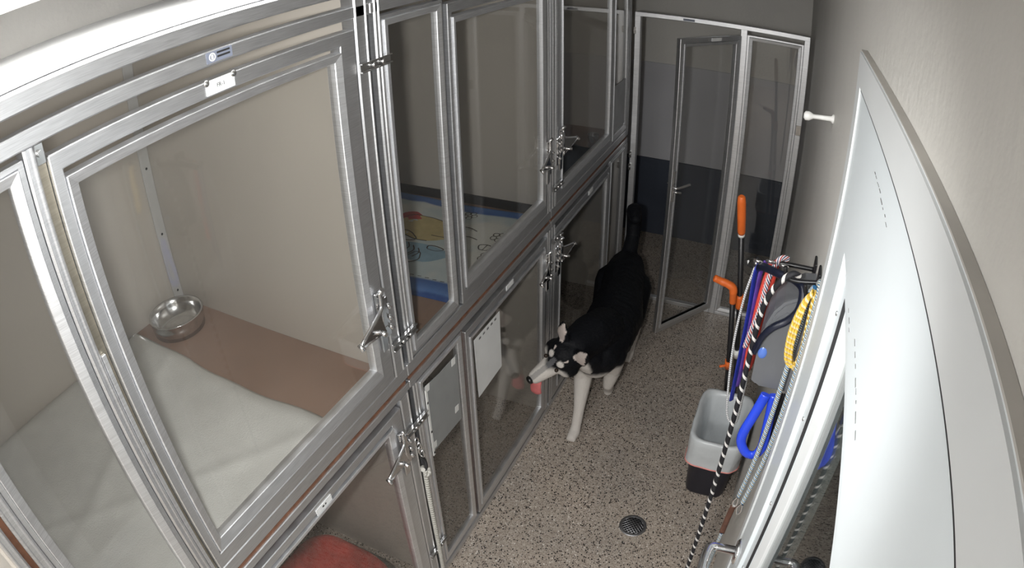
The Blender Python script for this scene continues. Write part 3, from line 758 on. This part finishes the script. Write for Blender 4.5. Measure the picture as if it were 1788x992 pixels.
# ------------------------------------------------------------------ floor drain
dn = thing('floor_drain', 'round perforated floor drain in the speckled floor', 'drain')
dx, dy, rad = .643, 1.788, .055
bm = bmesh.new(); lathe(bm, [(rad * .86, .0022), (rad * .9, .0035), (rad * 1.08, .003), (rad * 1.12, .0004)], dx, dy, 0, 40); fin('rim', bm, 'grate', dn, True)
bm = bmesh.new(); lathe(bm, [(0, .0006), (rad * .9, .0006)], dx, dy, 0, 32); fin('sump', bm, 'black', dn)
bm = bmesh.new()
for s_ in (-1, 1):
    for i in range(-4, 5):
        off = i * .0115; hl = math.sqrt(max(0, (rad * .88) ** 2 - off * off))
        c, s2 = math.cos(s_ * .785), math.sin(s_ * .785)
        tube(bm, [(dx - off * s2 - hl * c, dy + off * c - hl * s2, .0022 + .0004 * s_), (dx - off * s2 + hl * c, dy + off * c + hl * s2, .0022 + .0004 * s_)], .0022, 5, flat=.4, side=(c * 0 - s2, c, 0))
gr = fin('grate', bm, 'grate', dn); gr['kind'] = 'stuff'

# ------------------------------------------------------------------ waste bin with liner
bn = thing('waste_bin', 'dark navy waste bin with grey liner under the leashes', 'bin')
def rr(cx, cy_, hx_, hy_, z, n=64): return [(x, y, z) for x, y in rrect(cx, cy_, hx_, hy_, 5, n)]
def skin(bm, loops, smooth=True, cap0=False, cap1=False):
    R = [[bm.verts.new(p) for p in lp] for lp in loops]; n = len(R[0])
    for a, bb in zip(R, R[1:]):
        for i in range(n):
            f = bm.faces.new((a[i], a[(i + 1) % n], bb[(i + 1) % n], bb[i])); f.smooth = smooth
    if cap0: bm.faces.new(R[0][::-1])
    if cap1: bm.faces.new(R[-1])
bm = bmesh.new(); bcx, bcy = .900, 2.205
skin(bm, [rr(bcx, bcy, .095, .135, .001), rr(bcx, bcy, .098, .138, .012), rr(bcx, bcy, .118, .172, .36), rr(bcx, bcy, .122, .176, .372), rr(bcx, bcy, .115, .168, .371), rr(bcx, bcy, .092, .132, .02)], cap0=True, cap1=True)
fin('body', bm, 'binnavy', bn)
def crinkle(lp, amp, k, ph=0):
    out = []
    for i, (x, y, z) in enumerate(lp):
        n_ = noise.noise(Vector((x * 20, y * 20, z * 6))) * amp * 1.2 + noise.noise(Vector((x * 60, y * 60, z * 14))) * amp * .6
        d = Vector((x - bcx, y - bcy, 0)); d.normalize(); out.append((x + d.x * n_, y + d.y * n_, z + n_ * k))
    return out
bm = bmesh.new()
lp = [None]
for z, a, hx_, hy_ in ((.232, .009, .1265, .1815), (.262, .008, .1265, .1815), (.29, .008, .127, .183), (.32, .008, .129, .185), (.35, .005, .1285, .1845), (.376, .004, .129, .185), (.386, .004, .124, .18), (.384, .003, .111, .166), (.36, .004, .101, .154), (.28, .009, .089, .139), (.20, .011, .082, .128), (.10, .012, .070, .110), (.06, .010, .05, .08)):
    lp.append(crinkle(rr(bcx, bcy, hx_ + .003, hy_ + .003, z), a, .6 if z < .3 and hx_ > .12 else .25, z))
skin(bm, lp[1:], cap1=True); fin('liner', bm, 'liner', bn)
bm = bmesh.new()
hem = crinkle(rr(bcx, bcy, .1298, .1848, .230), .009, .6, .235)
tube(bm, [(x, y, z) for x, y, z in hem], .0035, 6, closed=True); fin('drawstring', bm, 'pink', bn)

# ------------------------------------------------------------------ two long-handled scoops leaning behind the bin
def lerp(a, bb, f): return tuple(a[i] + (bb[i] - a[i]) * f for i in range(3))
p1t, p1b = (.800, 2.155, 1.438), (.946, 2.535, .03)
s1 = thing('waste_scoop', 'black pole scoop with straight orange grip leaning behind the bin', 'scoop')
tubeo('pole', [lerp(p1t, p1b, .10), p1b], .0115, 'black', s1, 14, sm=0)
bm = bmesh.new(); P_ = [lerp(p1t, p1b, f) for f in (0, .004, .02, .06, .11, .118)]; tube(bm, P_, [.008, .014, .0165, .0165, .0155, .013], 16); fin('grip', bm, 'orange', s1)
tubeo('collar', [lerp(p1t, p1b, .118), lerp(p1t, p1b, .126)], .0135, 'white', s1, 12, sm=0)
bm = bmesh.new(); a_ = lerp(p1t, p1b, .335); b_ = lerp(p1t, p1b, .385)
tube(bm, [a_, lerp(a_, b_, .15), lerp(a_, b_, .85), b_], [.014, .0205, .0205, .016], 14); fin('clamp', bm, 'orange', s1)
tubeo('ferrule', [lerp(p1t, p1b, .565), lerp(p1t, p1b, .60)], .0165, 'white', s1, 12, sm=0)
bm = bmesh.new(); prism(bm, [(.918, .004), (1.010, .004), (1.010, .03), (.958, .05), (.935, .05), (.918, .03)], 'y', 2.53, 2.56); fin('rake_head', bm, 'black', s1)
p2t, p2b = (.823, 2.245, .985), (.900, 2.508, .06)
s2_ = thing('waste_scoop', 'black pole scoop with sideways orange handle leaning behind the bin', 'scoop')
tubeo('pole', [lerp(p2t, p2b, .02), p2b], .0115, 'black', s2_, 14, sm=0)
bm = bmesh.new(); hnd = (.735, 2.235, 1.045)
tube(bm, catmull([lerp(p2t, p2b, .05), p2t, (.818, 2.243, 1.012), (.795, 2.242, 1.026), (.765, 2.24, 1.034), hnd], 5), [.0145] * 6 + [.017] * 8 + [.016] * 6 + [.0145] * 5 + [.008], 14); fin('handle', bm, 'orange', s2_)
bm = bmesh.new(); a_ = lerp(p2t, p2b, .44); b_ = lerp(p2t, p2b, .49); tube(bm, [a_, b_], .0165, 14)
tube(bm, [lerp(a_, b_, .7), (a_[0] - .035, a_[1] - .01, a_[2] - .035)], .006, 8); fin('clamp', bm, 'orange', s2_)
bm = bmesh.new()
skin(bm, [[(.785, 2.47, .004), (.905, 2.47, .004), (.905, 2.60, .004), (.785, 2.60, .004)], [(.78, 2.465, .07), (.91, 2.465, .07), (.91, 2.605, .05), (.78, 2.605, .05)], [(.788, 2.473, .07), (.902, 2.473, .07), (.902, 2.597, .05), (.788, 2.597, .05)], [(.792, 2.477, .010), (.898, 2.477, .010), (.898, 2.593, .010), (.792, 2.593, .010)]], False, True, True)
fin('pan', bm, 'black', s2_)

# ------------------------------------------------------------------ dispenser on the wall, hook, leashes
dp = thing('soap_dispenser', 'grey wall dispenser with rounded top behind the hanging leashes', 'dispenser')
prof = [(XW, 1.395), (.958, 1.395), (.948, 1.402), (.9455, 1.46), (.947, 1.52), (.952, 1.56), (.962, 1.592), (.98, 1.618), (1.005, 1.634), (XW, 1.640)]
bm = bmesh.new(); prism(bm, prof, 'y', 1.192, 1.315)
bmesh.ops.bevel(bm, geom=[e for e in bm.edges if abs(e.verts[0].co.y - e.verts[1].co.y) < 1e-6 and max(v.co.x for v in e.verts) < XW - .001], offset=.006, segments=2, affect='EDGES')
fin('body', bm, 'disp', dp)
bm = bmesh.new(); prof2 = [(1.04, 1.405), (.966, 1.405), (.958, 1.412), (.956, 1.47), (.9575, 1.52), (.962, 1.553), (.972, 1.58), (.99, 1.60), (1.04, 1.606)]
prism(bm, prof2, 'y', 1.1895, 1.1915); fin('side_cover', bm, 'disp', dp)
bm = bmesh.new(); lathe(bm, [(0, .0035), (.011, .003), (.015, .0)], 0, 0, 0, 20)
for v in bm.verts: v.co = Vector((.958 + v.co.x * .7, 1.1892 - v.co.z, 1.487 + v.co.y))
fin('indicator', bm, plain('pale_blue_plastic', (.10, .20, .60), .2), dp, True)
box('nozzle', .968, .990, 1.235, 1.270, 1.372, 1.395, 'dark', dp, .002)

hk = thing('leash_hook', 'black metal hook on the wall above the dispenser', 'hook')
box('plate', XW - .006, XW - .0005, 1.185, 1.235, 1.655, 1.705, 'black', hk, .002)
tubeo('prong', [(XW - .004, 1.21, 1.675), (1.0, 1.21, 1.668), (.975, 1.21, 1.672), (.966, 1.21, 1.695)], .005, 'black', hk)
hk2 = thing('leash_hook', 'black metal hook on the wall beside the door frame', 'hook')
box('plate', XW - .006, XW - .0005, 1.125, 1.165, 1.665, 1.71, 'black', hk2, .002)
tubeo('prong', [(XW - .004, 1.145, 1.685), (1.018, 1.145, 1.68), (1.012, 1.145, 1.70)], .004, 'black', hk2)
hk3 = thing('leash_hook', 'black metal hook on the wall beyond the dispenser', 'hook')
box('plate', XW - .006, XW - .0005, 1.335, 1.385, 1.60, 1.65, 'black', hk3, .002)
tubeo('prong', [(XW - .004, 1.36, 1.625), (.96, 1.36, 1.622), (.915, 1.36, 1.610), (.900, 1.36, 1.622)], .006, 'black', hk3)

def leash(label, pts, r, mat, cat='leash', extra=(), **kw):
    t_ = thing('dog_leash', label, cat, 'leashes hanging by the door')
    tubeo('cord', pts, r, mat, t_, 10, **kw)
    for e in extra: e(t_)
    return t_
leash('black and white spiral rope leash hanging straight past the bin', [(1.000, 1.203, 1.684), (.985, 1.196, 1.690), (.966, 1.196, 1.672), (.948, 1.206, 1.634), (.936, 1.222, 1.575), (.932, 1.236, 1.48), (.932, 1.243, 1.30), (.932, 1.246, 1.0), (.932, 1.248, .75), (.933, 1.25, .45), (.934, 1.25, .28)], .0068, 'stripe')
def clipw(t_):
    tubeo('snap_hook', [(1.012, 1.096, 1.098), (1.005, 1.097, 1.08), (1.010, 1.097, 1.055), (1.018, 1.096, 1.07), (1.015, 1.096, 1.094)], .0035, 'chrome', t_, 8)
leash('blue and white braided rope leash hanging hard against the door frame', [(1.0395, 1.158, 1.700), (1.0395, 1.126, 1.722), (1.0385, 1.101, 1.700), (1.036, 1.0965, 1.60), (1.034, 1.097, 1.45), (1.030, 1.099, 1.285), (1.019, 1.098, 1.16), (1.013, 1.097, 1.10)], .006, 'bluew', extra=[clipw])
def met(t_):
    tubeo('snap_hook', [(.999, 1.129, 1.082), (.992, 1.128, 1.066), (.996, 1.127, 1.046), (1.004, 1.128, 1.056), (1.002, 1.129, 1.08)], .0035, 'chrome', t_, 8)
    tubeo('leather_tab', [(.996, 1.127, 1.046), (.993, 1.126, 1.00), (.991, 1.125, .93)], .008, 'brown', t_, 10, flat=.45)
    tubeo('tail', [(.991, 1.125, .93), (.989, 1.124, .85), (.987, 1.123, .74)], .0055, 'bluew', t_, 8)
leash('long blue and white braided leash behind the yellow rope', [(1.034, 1.160, 1.690), (1.026, 1.164, 1.66), (1.019, 1.150, 1.5), (1.012, 1.139, 1.25), (1.000, 1.130, 1.08)], .006, 'bluew', extra=[met])
yl = thing('dog_leash', 'yellow twisted rope leash coiled on the hook beside the door frame', 'leash', 'leashes hanging by the door')
for k in range(7):
    ox = .006 * (k % 3); oy = .0065 * (k // 3); dz_ = .010 * ((k * 5) % 7) / 7
    tubeo('strand', [(1.030, 1.128 + oy, 1.694), (1.020 - ox * .5, 1.114 + oy, 1.676), (1.014 - ox, 1.110 + oy, 1.62), (1.014 - ox, 1.110 + oy, 1.57), (1.022 - ox, 1.111 + oy, 1.530 + dz_), (1.034 - ox * .4, 1.112 + oy, 1.522 + dz_), (1.039 - ox * .4, 1.114 + oy, 1.57), (1.037 - ox * .4, 1.120 + oy, 1.66), (1.034, 1.13 + oy, 1.694)], .0036, 'yellow', yl, 8)
leash('shiny royal blue vinyl leash looping below the dispenser', [(.990, 1.166, 1.395), (.976, 1.164, 1.33), (.964, 1.163, 1.275), (.965, 1.163, 1.238), (.984, 1.163, 1.208), (1.006, 1.164, 1.206), (1.019, 1.165, 1.235), (1.016, 1.168, 1.30), (1.010, 1.174, 1.392)], .0125, 'blue', flat=.6, side=(1, 0, 0))
leash('black nylon strap leash hanging beside the blue vinyl loop', [(1.026, 1.186, 1.392), (1.027, 1.184, 1.33), (1.028, 1.186, 1.26), (1.032, 1.186, 1.23), (1.036, 1.184, 1.26), (1.036, 1.186, 1.39)], .006, 'black', flat=.4)
leash('navy nylon leash bunched over the top of the dispenser', [(.908, 1.345, 1.606), (.918, 1.31, 1.630), (.938, 1.275, 1.645), (.962, 1.245, 1.655), (.990, 1.225, 1.662), (1.012, 1.200, 1.656), (1.012, 1.178, 1.622), (.995, 1.175, 1.592), (.966, 1.175, 1.566), (.948, 1.177, 1.535), (.938, 1.182, 1.49)], .0095, 'navy', flat=.6, extra=[lambda t_: [tubeo('snap_hook', [(x_, y_, z_), (x_ + .008, y_ - .01, z_ + .006), (x_ + .018, y_ - .006, z_ + .002), (x_ + .012, y_ + .004, z_ - .004), (x_, y_, z_)], .0035, 'chrome', t_, 8) for x_, y_, z_ in ((.896, 1.335, 1.628), (.955, 1.262, 1.668), (.925, 1.300, 1.652))]])
leash('royal blue strap leash hanging beyond the dispenser', [(.912, 1.362, 1.612), (.904, 1.352, 1.59), (.906, 1.35, 1.506), (.908, 1.35, 1.406), (.911, 1.352, 1.27), (.914, 1.354, 1.20)], .0085, 'bluestrap', flat=.35)
leash('purple strap leash hanging beyond the dispenser', [(.924, 1.356, 1.622), (.916, 1.345, 1.59), (.917, 1.342, 1.46), (.920, 1.342, 1.34), (.922, 1.345, 1.26)], .0085, 'purple', flat=.4)
leash('red nylon leash doubled beyond the dispenser', [(.940, 1.358, 1.625), (.930, 1.345, 1.56), (.926, 1.340, 1.468), (.930, 1.338, 1.35), (.935, 1.338, 1.32), (.942, 1.340, 1.36), (.944, 1.344, 1.50), (.950, 1.356, 1.63)], .0085, 'red', flat=.5)
leash('red, navy and white checked leash over the dispenser corner', [(.975, 1.352, 1.640), (.955, 1.335, 1.645), (.938, 1.325, 1.60), (.931, 1.322, 1.506), (.922, 1.32, 1.45), (.916, 1.32, 1.40)], .0075, 'redw', flat=.6)
leash('thin coated steel cable leash looping in front of the bin', [(.900, 1.372, 1.590), (.888, 1.385, 1.50), (.884, 1.40, 1.365), (.893, 1.40, 1.236), (.910, 1.40, 1.117), (.930, 1.40, 1.082), (.945, 1.40, 1.10), (.940, 1.395, 1.25)], .0032, 'cable')

# white peg on the wall
pg = thing('wall_peg', 'white plastic peg sticking out of the wall', 'peg')
bm = bmesh.new(); lathe(bm, [(0, 0), (.012, 0), (.012, .004), (.0065, .008), (.006, .055), (.009, .060), (.012, .066), (.012, .076), (.006, .081), (0, .081)], 0, 0, 0, 20)
for v in bm.verts: v.co = Vector((XW - v.co.z, 1.63 + v.co.x, 1.915 + v.co.y - v.co.z * .08))
fin('stem', bm, 'white', pg, True)

# ceiling lamps (out of view)
for ((lx, ly, lz), sx_, sy_, en), lab in zip(LAMPS, ('long flat ceiling lamp above the lids of the first kennels', 'large flat ceiling lamp behind the door end of the aisle')):
    cl = thing('ceiling_lamp', lab, 'lamp')
    box('housing', lx - sx_ / 2 - .02, lx + sx_ / 2 + .02, ly - sy_ / 2 - .02, ly + sy_ / 2 + .02, lz + .003, ZC - .0005, 'white', cl, .003)

# ------------------------------------------------------------------ the dog: black and white, walking up the aisle, head turned to the glass
HC = Vector((.150, 2.184, .543)); hf = Vector((-.60, -.69, -.41)).normalized(); hl_ = Vector((.776, -.373, -.507)).normalized(); hu = Vector((.197, -.622, .759)).normalized()
def HP(a, b_, c): return HC + hf * a + hl_ * b_ + hu * c
bm = bmesh.new()
def ball(c, r, sc=None):
    q = bmesh.ops.create_icosphere(bm, subdivisions=2, radius=1.0)
    for v in q['verts']:
        p_ = v.co.copy()
        if sc is None: v.co = Vector(c) + p_ * r
        else: v.co = Vector(c) + hf * p_.x * r * sc[0] + hl_ * p_.y * r * sc[1] + hu * p_.z * r * sc[2]
def limb(pts, sc=None):
    for (p0, r0), (p1, r1) in zip(pts, pts[1:]):
        p0 = Vector(p0); p1 = Vector(p1); n = max(2, int((p1 - p0).length / (min(r0, r1) * .35)) + 1)
        for i in range(n + 1):
            f = i / n; ball(p0.lerp(p1, f), r0 + (r1 - r0) * f, sc)
LEG = {
 'fr': [((.185, 2.36, .42), .070), ((.185, 2.355, .31), .048), ((.196, 2.285, .15), .029), ((.196, 2.255, .055), .026), ((.196, 2.232, .026), .030), ((.194, 2.205, .020), .026)],
 'fl': [((.305, 2.42, .42), .070), ((.305, 2.46, .31), .048), ((.283, 2.470, .18), .029), ((.270, 2.535, .105), .026), ((.266, 2.556, .085), .029), ((.263, 2.556, .062), .025)],
 'hl': [((.245, 3.00, .44), .100), ((.280, 2.91, .33), .066), ((.272, 3.03, .17), .034), ((.268, 2.965, .055), .027), ((.266, 2.945, .026), .030), ((.264, 2.918, .020), .026)],
 'hr': [((.115, 3.02, .44), .100), ((.085, 2.98, .32), .066), ((.088, 3.11, .17), .034), ((.088, 3.06, .055), .027), ((.088, 3.04, .026), .030), ((.088, 3.012, .020), .026)],
}
for k in LEG: limb(LEG[k])
limb([((.240, 2.385, .435), .115), ((.243, 2.52, .455), .142), ((.240, 2.66, .455), .145), ((.215, 2.84, .475), .120), ((.180, 3.03, .485), .118), ((.172, 3.10, .50), .10)])
limb([((.238, 2.45, .53), .105), ((.215, 2.34, .565), .098), ((.180, 2.235, .565), .082)])
limb([((.240, 2.36, .40), .085), ((.215, 2.30, .47), .075)])
limb([((.170, 3.12, .55), .045), ((.165, 3.22, .64), .042), ((.160, 3.24, .74), .046), ((.172, 3.17, .815), .044), ((.20, 3.10, .80), .030)])
ball(HC, .086, (1.0, .98, .90)); ball(HP(.02, .045, -.030), .056); ball(HP(.02, -.045, -.030), .056); ball(HP(-.045, 0, -.015), .090)
limb([(HP(.06, 0, -.016), .054), (HP(.10, 0, -.026), .046), (HP(.165, 0, -.034), .034)], (1, 1, .92))
limb([(HP(.03, 0, -.075), .040), (HP(.09, 0, -.090), .028), (HP(.140, 0, -.104), .018)])
for s_ in (-1, 1):
    limb([(HP(-.030, s_ * .058, .045), .046), (HP(-.040, s_ * .070, .090), .038), (HP(-.050, s_ * .080, .130), .024), (HP(-.056, s_ * .085, .162), .009)], (.36, 1, 1))
for k in LEG:                                   # toes
    p_ = Vector(LEG[k][-1][0])
    if k != 'fl':
        for d_ in (-.015, 0, .015): ball(p_ + Vector((d_, -.012, -.006)), .0125)
me = bpy.data.meshes.new('dog'); bm.to_mesh(me); bm.free()
tmp = bpy.data.objects.new('dog_tmp', me); COL.objects.link(tmp)
md = tmp.modifiers.new('r', 'REMESH'); md.mode = 'VOXEL'; md.voxel_size = .0065
md = tmp.modifiers.new('s', 'SMOOTH'); md.factor = .5; md.iterations = 5
me2 = bpy.data.meshes.new_from_object(tmp.evaluated_get(bpy.context.evaluated_depsgraph_get()))
bpy.data.objects.remove(tmp)
zmin = min(v.co.z for v in me2.vertices)
for v in me2.vertices:
    if v.co.z < .0015: v.co.z = .0015
me2.shade_smooth()
ca = me2.color_attributes.new('coat', 'FLOAT_COLOR', 'POINT')
BLK = Vector((.005, .0055, .0075)); WHT = Vector((.60, .565, .53)); GRY = Vector((.16, .16, .17)); PNK = Vector((.55, .42, .38))
def seg_d(p, a, b_):
    ab = b_ - a; t_ = max(0, min(1, (p - a).dot(ab) / ab.length_squared)); return (p - a - ab * t_).length
for i, v in enumerate(me2.vertices):
    p = v.co; nrm = v.normal; d = p - HC; F, L, U = d.dot(hf), d.dot(hl_), d.dot(hu)
    n = noise.noise(p * 26) * .012 + noise.noise(p * 60) * .005
    wgt = 0.0; colr = None
    for k in LEG:
        pts = [Vector(q[0]) for q in LEG[k]]
        lo_i = 1 if k[0] == 'f' else 2
        dd = min(seg_d(p, pts[j], pts[j + 1]) for j in range(lo_i, len(pts) - 1))
        lim = .29 if k[0] == 'f' else .22
        if dd < .06: wgt = max(wgt, smoothstep(lim + .03, lim - .02, p.z + n))
    if -.09 < F < .24 and abs(L) < .12 and -.15 < U < .11:
        if F > .045: wgt = max(wgt, smoothstep(.014, -.006, U + n * .7 - (F - .045) * .25) * smoothstep(.04, .06, F))
        wgt = max(wgt, smoothstep(-.040, -.058, U + n) * smoothstep(-.07, -.05, F))
        for s_ in (-1, 1):
            wgt = max(wgt, smoothstep(.022, .017, (d - hf * .060 - hl_ * s_ * .036 - hu * .052).length + n * .3))
        if F > .055 and U > -.02 and abs(L) < .012: colr = BLK.lerp(GRY, .7)
    for s_ in (-1, 1):                          # pale inside of the ears
        if U > .055 and abs(L - s_ * .071) < .034 - (U - .055) * .20 and nrm.dot(hf) > .25: wgt = max(wgt, .9); colr = PNK.lerp(WHT, .6)
    # white chest blaze and belly line
    if p.y < 2.46 and U < -.05: wgt = max(wgt, smoothstep(.40, .35, p.z + n) * smoothstep(2.46, 2.42, p.y + n))
    c = BLK.lerp(WHT, wgt)
    if colr is not None and (wgt > .5 or colr != PNK): c = colr if wgt < .5 or nrm.dot(hf) > -2 and U > .04 else c.lerp(colr, .55)
    ca.data[i].color = (c.x, c.y, c.z, 1)
m, t, oo = nt('dog_coat')
b = nd(t, 'ShaderNodeBsdfPrincipled', Roughness=.62); b.inputs['Specular IOR Level'].default_value = .16
at = t.nodes.new('ShaderNodeVertexColor'); at.layer_name = 'coat'; t.links.new(at.outputs[0], b.inputs['Base Color'])
tc = t.nodes.new('ShaderNodeTexCoord'); fz = nd(t, 'ShaderNodeTexNoise', Scale=120.0, Detail=3.0); t.links.new(tc.outputs['Object'], fz.inputs['Vector'])
bp = nd(t, 'ShaderNodeBump', Strength=.55, Distance=.004); t.links.new(fz.outputs['Fac'], bp.inputs['Height']); t.links.new(bp.outputs[0], b.inputs['Normal'])
t.links.new(b.outputs[0], oo.inputs[0]); M['coat'] = m
dog = link('dog', me2, 'coat')
tag(dog, 'black and white dog walking up the aisle with its tongue out', 'dog')
bm = bmesh.new(); bmesh.ops.create_uvsphere(bm, u_segments=14, v_segments=10, radius=1)
for v in bm.verts: q = v.co.copy(); v.co = HP(.196 + q.x * .013, q.y * .020, -.022 + q.z * .015)
fin('nose', bm, 'nose', dog, True)
for s_ in (-1, 1):
    bm = bmesh.new(); bmesh.ops.create_uvsphere(bm, u_segments=12, v_segments=8, radius=.0095)
    for v in bm.verts: v.co = HP(.078, s_ * .040, .022) + v.co
    fin('eye', bm, 'eye', dog, True)
bm = bmesh.new()
dn_ = Vector((0, 0, -1))
tube(bm, catmull([HP(.08, 0, -.070), HP(.135, 0, -.078), HP(.165, .004, -.082) + dn_ * .01, HP(.172, .006, -.085) + dn_ * .045, HP(.166, .008, -.085) + dn_ * .085], 6), [.018] * 6 + [.024] * 6 + [.028] * 6 + [.029] * 4 + [.026, .018, .008], 12, flat=.3, side=hl_)
fin('tongue', bm, 'pinkt', dog, True)
